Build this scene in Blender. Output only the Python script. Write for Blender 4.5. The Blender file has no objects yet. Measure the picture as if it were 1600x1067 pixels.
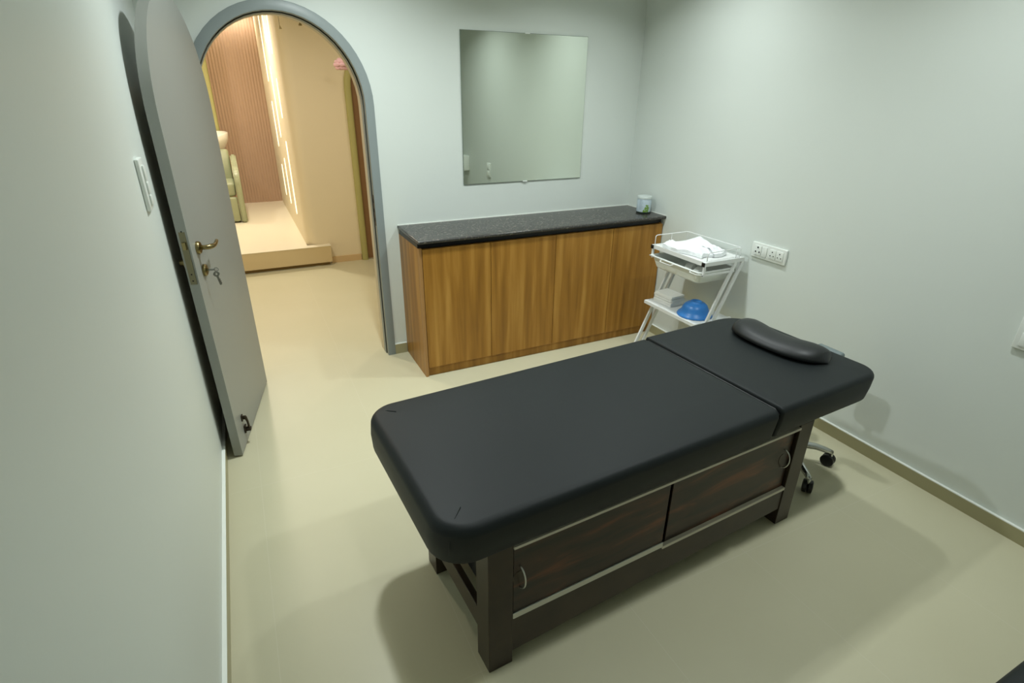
import bpy, bmesh, math, random
from mathutils import Vector, Matrix
random.seed(7)
PI = math.pi
scene = bpy.context.scene
C = scene.collection

# ---------------------------------------------------------------- camera
CX, CY, CZ, YAW, PITCH, ROLL, FPX = .2913, -3.2854, 1.59, .4554, -.4281, .0101, 848.745
fw = Vector((math.sin(YAW)*math.cos(PITCH), math.cos(YAW)*math.cos(PITCH), math.sin(PITCH)))
rt = fw.cross(Vector((0, 0, 1))).normalized(); up = rt.cross(fw)
cr, sr = math.cos(ROLL), math.sin(ROLL)
rt, up = cr*rt + sr*up, -sr*rt + cr*up
cam_data = bpy.data.cameras.new('camera'); cam = bpy.data.objects.new('camera', cam_data); C.objects.link(cam)
M = Matrix((rt, up, -fw)).transposed().to_4x4(); M.translation = Vector((CX, CY, CZ)); cam.matrix_world = M
cam_data.sensor_width = 36; cam_data.lens = FPX/1600*36; cam_data.clip_start = .02
scene.camera = cam

# ---------------------------------------------------------------- world, exposure, lights
w = bpy.data.worlds.new('world'); scene.world = w; w.use_nodes = True
w.node_tree.nodes['Background'].inputs[0].default_value = (.8, .95, .9, 1)
w.node_tree.nodes['Background'].inputs[1].default_value = .02
scene.view_settings.view_transform = 'Standard'; scene.view_settings.look = 'None'
scene.view_settings.gamma = 1; scene.view_settings.use_curve_mapping = False
scene.view_settings.exposure = 0.05

CEIL = 2.5
COOL = (.925, 1.0, 1.0)
WARM = (1.0, .90, .74)
DOWN = [(.86, -.85, 18.5, 138), (2.2, -.90, 9.5, 132), (.85, -2.4, 1.8, 130), (2.1, -2.3, 10, 138)]
def lamp(name, loc, e, col, size, spread=PI, shape='DISK', sy=None):
    l = bpy.data.lights.new(name, 'AREA'); l.shape = shape; l.size = size
    if sy: l.size_y = sy
    l.energy = e; l.color = col; l.spread = spread
    o = bpy.data.objects.new(name, l); C.objects.link(o); o.location = loc
    return o
for i, (x, y, e, a) in enumerate(DOWN):
    lamp('downlight_lamp', (x, y, CEIL-.012), e, COOL, .11, math.radians(a))
HALL = [(.25, 1.1, 2.5, 16), (1.9, 1.2, 2.5, 7)]
ALC = [(.25, 3.3, 2.46, 22), (-.5, 4.3, 2.46, 10)]
for x, y, z, e in HALL + ALC:
    lamp('hall_downlight_lamp', (x, y, z-.02), e, WARM, .13, math.radians(160))
o = lamp('cove_lamp', (.3, 4.93, 2.44), 4, WARM, .9, PI, 'RECTANGLE', .04)

# ---------------------------------------------------------------- materials
def s2l(c):
    return tuple((v/12.92 if v <= .04045 else ((v+.055)/1.055)**2.4) for v in (x/255 for x in c))
def mat(name, rgb, rough=.5, metal=0, spec=.5, bump=0, bscale=200, emit=None, es=0, coat=0, lin=False, sheen=0):
    m = bpy.data.materials.new(name); m.use_nodes = True
    nt = m.node_tree; b = nt.nodes['Principled BSDF']
    c = rgb if lin else s2l(rgb)
    b.inputs['Base Color'].default_value = (*c, 1)
    b.inputs['Roughness'].default_value = rough; b.inputs['Metallic'].default_value = metal
    b.inputs['Specular IOR Level'].default_value = spec
    b.inputs['Coat Weight'].default_value = coat
    if emit: b.inputs['Emission Color'].default_value = (*emit, 1); b.inputs['Emission Strength'].default_value = es
    if bump:
        n = nt.nodes.new('ShaderNodeTexNoise'); n.inputs['Scale'].default_value = bscale; n.inputs['Detail'].default_value = 3
        tc = nt.nodes.new('ShaderNodeTexCoord'); nt.links.new(tc.outputs['Object'], n.inputs['Vector'])
        bp = nt.nodes.new('ShaderNodeBump'); bp.inputs['Strength'].default_value = bump; bp.inputs['Distance'].default_value = .002
        nt.links.new(n.outputs['Fac'], bp.inputs['Height']); nt.links.new(bp.outputs['Normal'], b.inputs['Normal'])
    return m
def noise_color(m, c1, c2, scale, stretch=(1, 1, 1), detail=4, lo=.35, hi=.65, c3=None, dist=0, rot=(0, 0, 0)):
    nt = m.node_tree; b = nt.nodes['Principled BSDF']
    tc = nt.nodes.new('ShaderNodeTexCoord'); mp = nt.nodes.new('ShaderNodeMapping')
    mp.inputs['Scale'].default_value = stretch; mp.inputs['Rotation'].default_value = rot
    nt.links.new(tc.outputs['Object'], mp.inputs['Vector'])
    n = nt.nodes.new('ShaderNodeTexNoise'); n.inputs['Scale'].default_value = scale; n.inputs['Detail'].default_value = detail
    n.inputs['Distortion'].default_value = dist
    nt.links.new(mp.outputs['Vector'], n.inputs['Vector'])
    r = nt.nodes.new('ShaderNodeValToRGB')
    r.color_ramp.elements[0].position = lo; r.color_ramp.elements[0].color = (*s2l(c1), 1)
    r.color_ramp.elements[1].position = hi; r.color_ramp.elements[1].color = (*s2l(c2), 1)
    if c3:
        e = r.color_ramp.elements.new((lo+hi)/2); e.color = (*s2l(c3), 1)
    nt.links.new(n.outputs['Fac'], r.inputs['Fac']); nt.links.new(r.outputs['Color'], b.inputs['Base Color'])
    return m

wall_paint = mat('wall_paint', (220, 226, 220), .42, spec=.35, bump=.12, bscale=60)
ceil_paint = mat('ceiling_paint', (232, 234, 228), .8)
hall_paint = mat('hall_paint', (234, 222, 194), .6, spec=.3)
skirt = mat('skirting_tile', (164, 158, 122), .3)
bead = mat('white_bead', (235, 238, 230), .5)
grey_paint = mat('grey_door_paint', (148, 150, 144), .38, spec=.4)
frame_paint = mat('grey_frame_paint', (142, 151, 150), .4, spec=.4)
jamb_paint = mat('beige_jamb_paint', (206, 196, 172), .5)
seal = mat('dark_seal', (62, 64, 58), .7)
brass = mat('antique_brass', (138, 124, 84), .3, metal=1)
old_brass = mat('lock_plate_bronze', (122, 116, 92), .42, metal=.9)
steel_key = mat('key_steel', (150, 150, 146), .35, metal=1)
dark_bronze = mat('dark_bronze', (62, 54, 44), .4, metal=.8)
black = mat('black_plastic', (14, 14, 14), .4)
void = mat('hole_shade_and_screw_black', (8, 8, 8), .9)  # flat black for screws, and for the shade inside strike and socket holes
white_pl = mat('white_plastic', (232, 236, 230), .3)
white_met = mat('white_powder_coat', (232, 234, 232), .35)
chrome = mat('satin_chrome', (200, 202, 200), .25, metal=1)
alu = mat('aluminium', (205, 205, 200), .35, metal=.9)
alu_light = mat('pale_strip', (214, 206, 190), .5)
leather = mat('black_leather', (24, 29, 30), .52, spec=.28, bump=.12, bscale=420)
leather2 = mat('black_leather_gloss', (22, 25, 26), .48, spec=.5, bump=.06, bscale=300)
dark_wood = mat('espresso_wood', (58, 46, 34), .33, spec=.4)
noise_color(dark_wood, (46, 36, 27), (62, 50, 37), 6, (1, 1, 1), 3)
inner_dark = mat('bed_dark_board', (16, 13, 11), .8)  # dark board colour, with the shade inside the base put into it
door_wood = mat('rustic_dark_veneer', (50, 32, 24), .32, spec=.45)
noise_color(door_wood, (38, 32, 26), (124, 70, 42), 3.0, (1.1, 6, 6.0), 7, .38, .72, c3=(64, 44, 32), dist=.6, rot=(0, .12, 0))
oak = mat('oak_laminate', (150, 106, 54), .4, spec=.35)
noise_color(oak, (134, 92, 34), (190, 142, 68), 3.4, (6, 6, .35), 7, .28, .72, c3=(164, 116, 46), dist=.25)
oak_edge = mat('oak_edging', (172, 128, 76), .45)
granite = mat('black_granite', (58, 57, 54), .27, spec=.5)
noise_color(granite, (58, 57, 54), (150, 140, 128), 90, (1, 1, 1), 4, .55, .85)
mirror_m = mat('mirror_silver', (228, 234, 224), .015, metal=1)
glass_edge = mat('mirror_edge', (120, 132, 120), .2)
cloth_w = mat('white_nonwoven', (240, 243, 244), .85, bump=.3, bscale=250)
pad_w = mat('cotton_pad', (252, 252, 247), .9, bump=.2, bscale=300)
blue_pl = mat('blue_plastic', (52, 128, 205), .35)
grey_pad = mat('grey_vinyl', (112, 124, 124), .5)
tin = mat('tin_label', (186, 200, 208), .35)
tin_band = mat('tin_dark_band', (40, 52, 44), .4)
leafg = mat('label_green', (112, 150, 52), .5)
label_txt = mat('label_grey_print', (140, 155, 165), .5)
sage = mat('sage_vinyl', (160, 166, 134), .42)
ceramic = mat('ceramic_white', (244, 240, 228), .15, coat=.5)
green_trim = mat('olive_green_trim', (176, 172, 112), .5)
brown_door = mat('brown_laminate', (128, 96, 62), .45)
fluted = mat('fluted_pink_beige', (190, 160, 136), .6)
platform_m = mat('platform_tile', (242, 234, 212), .3)
riser_m = mat('platform_riser', (212, 192, 150), .4)
toe = mat('toe_kick', (150, 124, 72), .6)
slot_glow = mat('backlit_slot', (255, 240, 205), .5, emit=(1, .88, .62), es=1.25)
led_glow = mat('led_strip_glow', (255, 240, 205), .5, emit=(1, .9, .66), es=5)
fixture_glow = mat('downlight_diffuser', (255, 255, 250), .5, emit=(.95, 1, .95), es=6)
fixture_warm = mat('warm_downlight_diffuser', (255, 244, 220), .5, emit=(1, .86, .62), es=6)
lid_m = mat('tin_lid', (200, 208, 204), .4)
pink = mat('pink_petal', (232, 188, 198), .5)

# floor: beige polished tiles with fine pale joints
floor_m = mat('beige_floor_tile', (206, 196, 164), .4, spec=.4)
def tile_nodes(m, base, base2, joint, x0, y0, sx, sy, wdt=.0022):
    nt = m.node_tree; b = nt.nodes['Principled BSDF']; L = nt.links.new
    tc = nt.nodes.new('ShaderNodeTexCoord'); sp = nt.nodes.new('ShaderNodeSeparateXYZ'); L(tc.outputs['Object'], sp.inputs[0])
    def mth(op, a, v=None, c=None):
        n = nt.nodes.new('ShaderNodeMath'); n.operation = op
        L(a, n.inputs[0])
        if v is not None:
            if isinstance(v, (int, float)): n.inputs[1].default_value = v
            else: L(v, n.inputs[1])
        return n.outputs[0]
    def line(out, o0, s):
        f = mth('FRACT', mth('DIVIDE', mth('SUBTRACT', out, o0 - wdt/2), s))
        return mth('LESS_THAN', f, wdt/s)
    j = mth('MAXIMUM', line(sp.outputs[0], x0, sx), line(sp.outputs[1], y0, sy))
    n = nt.nodes.new('ShaderNodeTexNoise'); n.inputs['Scale'].default_value = 2.2; n.inputs['Detail'].default_value = 4; L(tc.outputs['Object'], n.inputs['Vector'])
    r = nt.nodes.new('ShaderNodeMix'); r.data_type = 'RGBA'; L(n.outputs['Fac'], r.inputs[0])
    r.inputs[6].default_value = (*s2l(base), 1); r.inputs[7].default_value = (*s2l(base2), 1)
    r2 = nt.nodes.new('ShaderNodeMix'); r2.data_type = 'RGBA'; L(j, r2.inputs[0]); L(r.outputs[2], r2.inputs[6]); r2.inputs[7].default_value = (*s2l(joint), 1)
    L(r2.outputs[2], b.inputs['Base Color'])
tile_nodes(floor_m, (196, 191, 160), (204, 199, 171), (206, 201, 176), .144, -2.28, .548, 1.2)

# ---------------------------------------------------------------- mesh helpers
def bm_new(): return bmesh.new()
def finish(name, bm, m, parent=None, smooth=False, loc=None, auto=None):
    bmesh.ops.recalc_face_normals(bm, faces=bm.faces)
    me = bpy.data.meshes.new(name); bm.to_mesh(me); bm.free()
    for mm in (m if isinstance(m, (list, tuple)) else [m]): me.materials.append(mm)
    if smooth or auto:
        me.polygons.foreach_set('use_smooth', [True]*len(me.polygons))
        if auto: me.set_sharp_from_angle(angle=math.radians(auto))
    o = bpy.data.objects.new(name, me); C.objects.link(o)
    if parent is not None: o.parent = parent
    if loc: o.location = loc
    return o
def box(bm, x0, x1, y0, y1, z0, z1, bev=0, seg=2, mi=0):
    g = bmesh.ops.create_cube(bm, size=1)
    vs = g['verts']
    for v in vs:
        v.co = Vector(((x0+x1)/2 + v.co.x*(x1-x0), (y0+y1)/2 + v.co.y*(y1-y0), (z0+z1)/2 + v.co.z*(z1-z0)))
    fs = {f for v in vs for f in v.link_faces}
    for f in fs: f.material_index = mi
    if bev:
        es = {e for v in vs for e in v.link_edges}
        bmesh.ops.bevel(bm, geom=list(es), offset=bev, segments=seg, profile=.5, affect='EDGES')
    return bm
def bar(bm, p0, p1, a, b, upv=(0, 0, 1), bev=0):
    """rectangular bar between two points; a = width sideways, b = width along upv side"""
    p0, p1 = Vector(p0), Vector(p1); d = (p1-p0).normalized(); u = Vector(upv)
    s = d.cross(u)
    if s.length < 1e-4: s = d.cross(Vector((1, 0, 0)))
    s.normalize(); t = s.cross(d).normalized()
    vs = []
    for p in (p0, p1):
        for i, j in ((-1, -1), (1, -1), (1, 1), (-1, 1)): vs.append(bm.verts.new(p + s*i*a/2 + t*j*b/2))
    q = [bm.faces.new([vs[k] for k in f]) for f in ((0, 1, 2, 3), (7, 6, 5, 4), (0, 4, 5, 1), (1, 5, 6, 2), (2, 6, 7, 3), (3, 7, 4, 0))]
    if bev:
        es = {e for f in q for e in f.edges}
        bmesh.ops.bevel(bm, geom=list(es), offset=bev, segments=2, profile=.5, affect='EDGES')
def tube(bm, pts, r, n=10, closed=False, radii=None):
    pts = [Vector(p) for p in pts]; N = len(pts); rings = []
    prev = None
    for i, p in enumerate(pts):
        if closed: d = (pts[(i+1) % N]-pts[i-1]).normalized()
        else: d = (pts[min(i+1, N-1)]-pts[max(i-1, 0)]).normalized()
        if prev is None:
            a = d.cross(Vector((0, 0, 1)))
            if a.length < 1e-3: a = d.cross(Vector((1, 0, 0)))
        else: a = prev - d*prev.dot(d)
        a.normalize(); prev = a; b = d.cross(a)
        rr = radii[i] if radii else r
        rings.append([bm.verts.new(p + (a*math.cos(t)+b*math.sin(t))*rr) for t in (2*PI*k/n for k in range(n))])
    for i in range(N if closed else N-1):
        A, B = rings[i], rings[(i+1) % N]
        for k in range(n): bm.faces.new((A[k], A[(k+1) % n], B[(k+1) % n], B[k]))
    if not closed:
        bm.faces.new(list(reversed(rings[0]))); bm.faces.new(rings[-1])
def rnd_path(pts, r, n=5):
    """round the corners of a poly-line"""
    pts = [Vector(p) for p in pts]; out = [pts[0]]
    for i in range(1, len(pts)-1):
        p = pts[i]; a = (pts[i-1]-p); b = (pts[i+1]-p); rr = min(r, a.length*.45, b.length*.45)
        A = p + a.normalized()*rr; B = p + b.normalized()*rr
        for k in range(n+1):
            t = k/n; out.append((1-t)**2*A + 2*t*(1-t)*p + t*t*B)
    out.append(pts[-1]); return out
def lathe(bm, prof, c=(0, 0, 0), n=40, mi=0):
    rings = []
    for r, z in prof:
        if r < 1e-6: rings.append([bm.verts.new((c[0], c[1], c[2]+z))])
        else: rings.append([bm.verts.new((c[0]+r*math.cos(2*PI*k/n), c[1]+r*math.sin(2*PI*k/n), c[2]+z)) for k in range(n)])
    for A, B in zip(rings, rings[1:]):
        for k in range(n):
            k2 = (k+1) % n
            if len(A) == 1 and len(B) == 1: continue
            if len(A) == 1: f = bm.faces.new((A[0], B[k2], B[k]))
            elif len(B) == 1: f = bm.faces.new((A[k], A[k2], B[0]))
            else: f = bm.faces.new((A[k], A[k2], B[k2], B[k]))
            f.material_index = mi
def cyl(bm, p0, p1, r, n=20, mi=0):
    k0 = len(bm.faces); tube(bm, [p0, p1], r, n)
    bm.faces.ensure_lookup_table()
    for f in bm.faces[k0:]: f.material_index = mi
def prism(bm, poly, ext, mi=0):
    """poly: list of 3D points in one plane; ext: extrusion vector"""
    ext = Vector(ext); a = [bm.verts.new(p) for p in poly]; b = [bm.verts.new(Vector(p)+ext) for p in poly]
    fs = [bm.faces.new(a), bm.faces.new(list(reversed(b)))]
    n = len(a)
    for i in range(n): fs.append(bm.faces.new((a[i], b[i], b[(i+1) % n], a[(i+1) % n])))
    for f in fs: f.material_index = mi
def empty(name, label, cat, loc=(0, 0, 0), rz=0, group=None):
    o = bpy.data.objects.new(name, None); C.objects.link(o); o.location = loc; o.rotation_euler = (0, 0, rz)
    o.empty_display_size = .1
    o['label'] = label; o['category'] = cat
    if group: o['group'] = group
    return o
def tag(o, label, cat, group=None):
    o['label'] = label; o['category'] = cat
    if group: o['group'] = group
    return o
def struct(name, bm, m, parent=None, smooth=False, label=None, cat=None, auto=None):
    o = finish(name, bm, m, parent, smooth, auto=auto)
    if parent is None:
        o['kind'] = 'structure'; o['label'] = label or name.replace('_', ' '); o['category'] = cat or name.split('_')[0]
    return o

# ================================================================ ROOM SHELL
W0 = 2.842           # right wall at the back corner
def wx(y): return W0 + .0135*y
YF = -3.9
HX0, HX1 = -1.7, 3.3
HY0, HY1 = .12, 2.36
bm = bm_new(); box(bm, HX0-.1, HX1+.1, YF-.1, HY1+.1, -.06, 0)
struct('floor', bm, floor_m, label='beige polished tile floor of the treatment room and corridor', cat='floor')
bm = bm_new(); box(bm, -.1, W0+.1, YF-.1, 0.0, CEIL, CEIL+.06)
struct('ceiling', bm, ceil_paint, label='white ceiling of the treatment room', cat='ceiling')
bm = bm_new(); box(bm, -.1, 0, YF, 0, 0, CEIL)
struct('wall_left', bm, wall_paint, label='pale painted wall behind the open door', cat='wall')
bm = bm_new(); prism(bm, [(wx(0), 0, 0), (W0+.12, 0, 0), (W0+.12, YF, 0), (wx(YF), YF, 0)], (0, 0, CEIL))
struct('wall_right', bm, wall_paint, label='pale painted wall behind the head of the bed', cat='wall')
bm = bm_new(); box(bm, -.1, W0+.1, YF-.1, YF, 0, CEIL)
struct('wall_front', bm, wall_paint, label='pale painted wall behind the camera', cat='wall')

# arched opening
XC, ZC = .58, 1.52
def arch(a, b, n=28, zb=0.0, y=0.0):
    """(x,z) path: up the left jamb, over the arch, down the right jamb"""
    pts = [(XC-a, zb)]
    for k in range(n+1):
        t = PI - PI*k/n; pts.append((XC+a*math.cos(t), ZC+b*math.sin(t)))
    pts.append((XC+a, zb)); return pts
WT = .12
HCEIL = 2.6
bm = bm_new()
ap = arch(.43, .455)
box(bm, HX0, XC-.43, 0, WT, 0, HCEIL); box(bm, XC+.43, HX1, 0, WT, 0, HCEIL)
for (xa, za), (xb, zb) in zip(ap[1:-2], ap[2:-1]):
    prism(bm, [(xa, 0, za), (xb, 0, zb), (xb, 0, HCEIL), (xa, 0, HCEIL)], (0, WT, 0))
for f in bm.faces:
    pass
bm.faces.ensure_lookup_table(); bm.normal_update()
for f in bm.faces:
    f.material_index = 1 if f.calc_center_median().y > WT-.002 else 0
o = struct('wall_back', bm, [wall_paint, hall_paint], label='pale wall with the arched doorway and the mirror', cat='wall')

def ribbon(bm, prof_paths, mi=0):
    """prof_paths: list of 3D paths (same length); joined as strips"""
    V = [[bm.verts.new(p) for p in path] for path in prof_paths]
    for A, B in zip(V, V[1:]):
        for i in range(len(A)-1):
            f = bm.faces.new((A[i], A[i+1], B[i+1], B[i])); f.material_index = mi
    return V
def arch3(a, b, y): return [(x, y, z) for x, z in arch(a, b)]
# grey casing (front face, rebate) and pale lining
bm = bm_new()
ribbon(bm, [arch3(.452, .477, .0), arch3(.452, .477, -.012), arch3(.4495, .4745, -.014), arch3(.406, .431, -.014), arch3(.404, .429, -.012), arch3(.404, .429, .022)], 0)
ribbon(bm, [arch3(.404, .429, .022), arch3(.412, .437, .022), arch3(.412, .437, .028), arch3(.398, .423, .028)], 1)
ribbon(bm, [arch3(.398, .423, .028), arch3(.398, .423, .06), arch3(.396, .421, .062)], 0)
ribbon(bm, [arch3(.396, .421, .062), arch3(.396, .421, WT+.012), arch3(.47, .495, WT+.012), arch3(.47, .495, WT)], 2)
ribbon(bm, [arch3(.47, .495, WT), arch3(.452, .477, WT-.01), arch3(.452, .477, .0)], 2)
o = struct('trim_1', bm, [frame_paint, seal, jamb_paint], label='grey arched door casing around the doorway', cat='door frame', auto=40)
bm = bm_new(); box(bm, XC+.4025, XC+.404, -.002, .018, .86, 1.04)
for k in range(3): box(bm, XC+.4015, XC+.4026, .004, .012, .885+.055*k, .905+.055*k, mi=1)
finish('strike_plate', bm, [dark_bronze, void], o)

# skirting
def skirting(name, x0, x1, y0, y1, lab, h=.063, m=skirt):
    bm = bm_new(); box(bm, x0, x1, y0, y1, 0, h-.003, mi=0); box(bm, x0, x1, y0, y1, h-.003, h, mi=1)
    return struct(name, bm, [m, bead], label=lab, cat='skirting board')
skirting('baseboard_left', 0, .013, YF, 0, 'beige tile skirting along the left wall')
skirting('baseboard_back', XC+.4525, 1.112, -.012, 0, 'short beige skirting between door casing and cabinet', .07)
bm = bm_new()
for z0, z1, mi in ((0, .060, 0), (.060, .064, 1)):
    prism(bm, [(wx(-.42)-.013, -.42, z0), (wx(-.42), -.42, z0), (wx(YF), YF, z0), (wx(YF)-.013, YF, z0)], (0, 0, z1-z0), mi)
struct('baseboard_right', bm, [skirt, bead], label='beige tile skirting along the right wall', cat='skirting board')
skirting('baseboard_front', .013, 2.77, YF, YF+.012, 'beige tile skirting behind the camera')

# ================================================================ DOOR LEAF (open against the left wall)
P0 = Vector((.079, -.809, 0)); P1 = Vector((.232, -.075, 0))
ang = math.atan2(P1.y-P0.y, P1.x-P0.x)
door = bpy.data.objects.new('door_1', None); C.objects.link(door); door.location = P0; door.rotation_euler = (0, 0, ang)
door['kind'] = 'structure'; door['label'] = 'open grey arched door leaf standing beside the left wall'; door['category'] = 'door'
# local: x = s from free edge to hinge, y = thickness (0 visible face, + = towards wall), z up
def leaf_outline():
    pts = [(0, .008), (-.012, .4), (-.028, .8), (-.037, 1.1), (-.04, 1.5)]
    for k in range(1, 30):
        t = PI - PI*k/30; pts.append((.354+.394*math.cos(t), 1.5+.44*math.sin(t)))
    pts += [(.748, 1.5), (.748, .008)]
    return pts
TH = .038
bm = bm_new(); prism(bm, [(s, 0, z) for s, z in leaf_outline()], (0, TH, 0))
bmesh.ops.bevel(bm, geom=[e for e in bm.edges if abs(e.verts[0].co.y-e.verts[1].co.y) < 1e-6], offset=.0012, segments=1, affect='EDGES')
leaf = finish('leaf', bm, grey_paint, door, auto=30)
def sfree(z): return -.037*min(z/1.1, 1)
# lock face plate on the free edge
lp = bm_new(); s0 = sfree(1.0)
box(lp, s0-.003, s0+.002, .0075, .0305, .875, 1.105, mi=0)
for z, r in ((1.09, .003), (.917, .003), (.89, .003)): cyl(lp, (s0-.0042, .019, z), (s0-.002, .019, z), r, 10, 1)
lock_plate = finish('lock_plate', lp, [old_brass, void], door)
lb = bm_new(); box(lb, s0-.011, s0-.002, .012, .026, 1.018, 1.048, .002); finish('latch_bolt', lb, brass, lock_plate)
# lever handle
hz, hs = 1.005, .045
h = bm_new(); lathe(h, [(0, 0), (.026, 0), (.026, .008), (.022, .013), (0, .013)], n=32)
for v in h.verts: v.co = Vector((hs+v.co.x, -v.co.z, hz+v.co.y))
hr = finish('door_handle', h, brass, door, auto=40)
h = bm_new()
tube(h, [(hs, -.01, hz), (hs, -.03, hz), (hs+.004, -.044, hz), (hs+.016, -.05, hz+.0), (hs+.05, -.05, hz-.006), (hs+.085, -.049, hz-.006), (hs+.118, -.047, hz-.001)], .009, 12,
     radii=[.0095, .0095, .010, .0105, .009, .008, .007])
finish('lever', h, brass, hr, smooth=True)
kz, ks = .905, .062
h = bm_new(); lathe(h, [(0, 0), (.025, 0), (.025, .008), (.021, .012), (.009, .012), (.009, .017), (0, .017)], n=32)
for v in h.verts: v.co = Vector((ks+v.co.x, -v.co.z, kz+v.co.y))
finish('key_escutcheon', h, brass, door, auto=40)
h = bm_new(); lathe(h, [(0, 0), (.025, 0), (.025, .008), (.012, .012), (.012, .026), (0, .026)], n=24)
for v in h.verts: v.co = Vector((.01+v.co.x, TH+v.co.z, .955+v.co.y))
finish('thumb_turn', h, brass, door, auto=40)
# kick-down stop near the bottom
h = bm_new()
box(h, .095, .117, -.006, 0, .135, .165, .001); box(h, .099, .112, -.022, -.004, .142, .160, .003)
tube(h, [(.106, -.018, .152), (.111, -.022, .125), (.116, -.022, .10), (.118, -.02, .082)], .006, 10, radii=[.007, .0055, .0055, .007])
box(h, .104, .134, -.008, 0, .062, .098, .001); box(h, .108, .130, -.03, -.006, .070, .086, .003)
finish('door_stop', h, dark_bronze, door, auto=40)
b = bm_new()
Ld = Matrix.Translation(P0) @ Matrix.Rotation(ang, 4, 'Z'); Li = Ld.inverted()
pa = Li @ Vector((.190, -.058, 0)); pb = Li @ Vector((.158, -.0145, 0)); pc = Li @ Vector((.152, -.0145, 0)); pd_ = Li @ Vector((.186, -.062, 0))
prism(b, [(p.x, p.y, .01) for p in (pa, pb, pc, pd_)], (0, 0, 1.5)); finish('light_blocker', b, grey_paint, door)  # unseen strip added to keep corridor light out of the pocket behind the leaf
# keys hanging in the lock
Mdoor = Matrix.Translation(P0) @ Matrix.Rotation(ang, 4, 'Z')
kr = empty('key_ring', 'small steel keys hanging from the brass door lock', 'keys', Mdoor @ Vector((ks, -.017, kz)), ang)
h = bm_new(); box(h, -.001, .001, -.024, .0, -.004, .004); lathe(h, [(.006, -.001), (.0095, -.001), (.0095, .001), (.006, .001), (.006, -.001)], n=20)
for v in h.verts:
    if v.co.y > -.0241 and abs(v.co.z) <= .0011 and (v.co.x**2+v.co.y**2) > 3.5e-5: v.co = Vector((v.co.z, -.031+v.co.y, v.co.x))
finish('key', h, steel_key, kr)
h = bm_new(); tube(h, [(.011*math.cos(t)+.006, -.026, .011*math.sin(t)-.004) for t in (2*PI*k/20 for k in range(20))], .0008, 6, closed=True)
finish('ring', h, steel_key, kr)
h = bm_new()
lathe(h, [(.004, -.001), (.012, -.001), (.012, .001), (.004, .001), (.004, -.001)], n=20)
for v in h.verts: v.co = Vector((v.co.x, v.co.z, v.co.y))
box(h, -.004, .004, -.001, .001, -.05, -.011)
for k in range(3): box(h, .003, .0065, -.001, .001, -.028-.008*k, -.024-.008*k)
for v in h.verts:
    x, z = v.co.x, v.co.z; a = .18; X = x*math.cos(a)-z*math.sin(a); Y = v.co.y; v.co = Vector((.014+X*.35-Y*.94, -.024-X*.94+Y*.35, -.024+x*math.sin(a)+z*math.cos(a)))
finish('key', h, steel_key, kr)

# ================================================================ SWITCH / SOCKET PLATES
# left wall switch plate
sw = empty('switch_plate', 'white light switch plate on the left wall beside the door edge', 'light switch', (0, -1.098, 1.307))
b = bm_new(); box(b, 0, .013, -.045, .045, -.082, .082, .004, 3); finish('plate', b, white_pl, sw, auto=40)
for z0, z1 in ((.012, .06), (-.03, .008), (-.066, -.034)):
    b = bm_new(); box(b, .012, .019, -.016, .016, z0, z1, .003, 2); finish('switch', b, white_pl, sw, auto=40)

def socket_plate(name, label, y, z, wy, hz_, vert=False):
    r = empty(name, label, 'power socket', (wx(y), y, z), math.atan(.0135)*-1)
    b = bm_new(); box(b, -.012, 0, -wy/2, wy/2, -hz_/2, hz_/2, .004, 3); finish('plate', b, white_pl, r, auto=40)
    return r
sk = socket_plate('wall_socket', 'long white double socket plate on the wall behind the trolley', -1.297, .812, .228, .084)
def pins(par, yc, zc, s=1.0, big=False):
    b = bm_new()
    rr = (.0042 if big else .0034)*s
    cyl(b, (-.0165, yc, zc+.013*s), (-.0125, yc, zc+.013*s), rr*1.15, 12)
    cyl(b, (-.0165, yc-.011*s, zc-.009*s), (-.0125, yc-.011*s, zc-.009*s), rr, 12)
    cyl(b, (-.0165, yc+.011*s, zc-.009*s), (-.0125, yc+.011*s, zc-.009*s), rr, 12)
    finish('pin_hole_shade', b, void, par)  # solid black pegs painted as the shade inside the holes
b = bm_new(); box(b, -.016, -.011, .046, .092, -.027, .027, .002); so = finish('socket', b, white_pl, sk, auto=40); pins(so, .069, .002, 1.1, True)
b = bm_new(); box(b, -.0165, -.011, .008, .040, -.027, .027, .002); finish('switch', b, white_pl, sk, auto=40)
b = bm_new(); box(b, -.016, -.011, -.050, -.006, -.026, .026, .002); so = finish('socket', b, white_pl, sk, auto=40); pins(so, -.028, 0, .95)
b = bm_new(); box(b, -.016, -.011, -.098, -.054, -.026, .026, .002); so = finish('socket', b, white_pl, sk, auto=40); pins(so, -.076, 0, .95)

s2 = empty('wall_socket', 'upright white plate on the right wall, cut by the right edge of the photo', 'power socket', (wx(-2.485), -2.485, .815), -.0135)
b = bm_new(); box(b, -.014, 0, -.045, .045, -.075, .075, .004, 3); finish('plate', b, white_pl, s2, auto=40)
for z in (.035, -.035):
    b = bm_new(); box(b, -.018, -.013, -.026, .026, z-.026, z+.026, .002); so = finish('socket', b, white_pl, s2, auto=40); pins(so, 0, z)
b = bm_new(); box(b, -.075, 0, -.07, .07, -.085, .085, .006, 3)
o = tag(finish('junction_box', b, white_pl, None, auto=40), 'white wall box seen only in the lower left corner of the mirror', 'electrical box')
o.location = (wx(-3.12), -3.12, .83)

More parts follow.
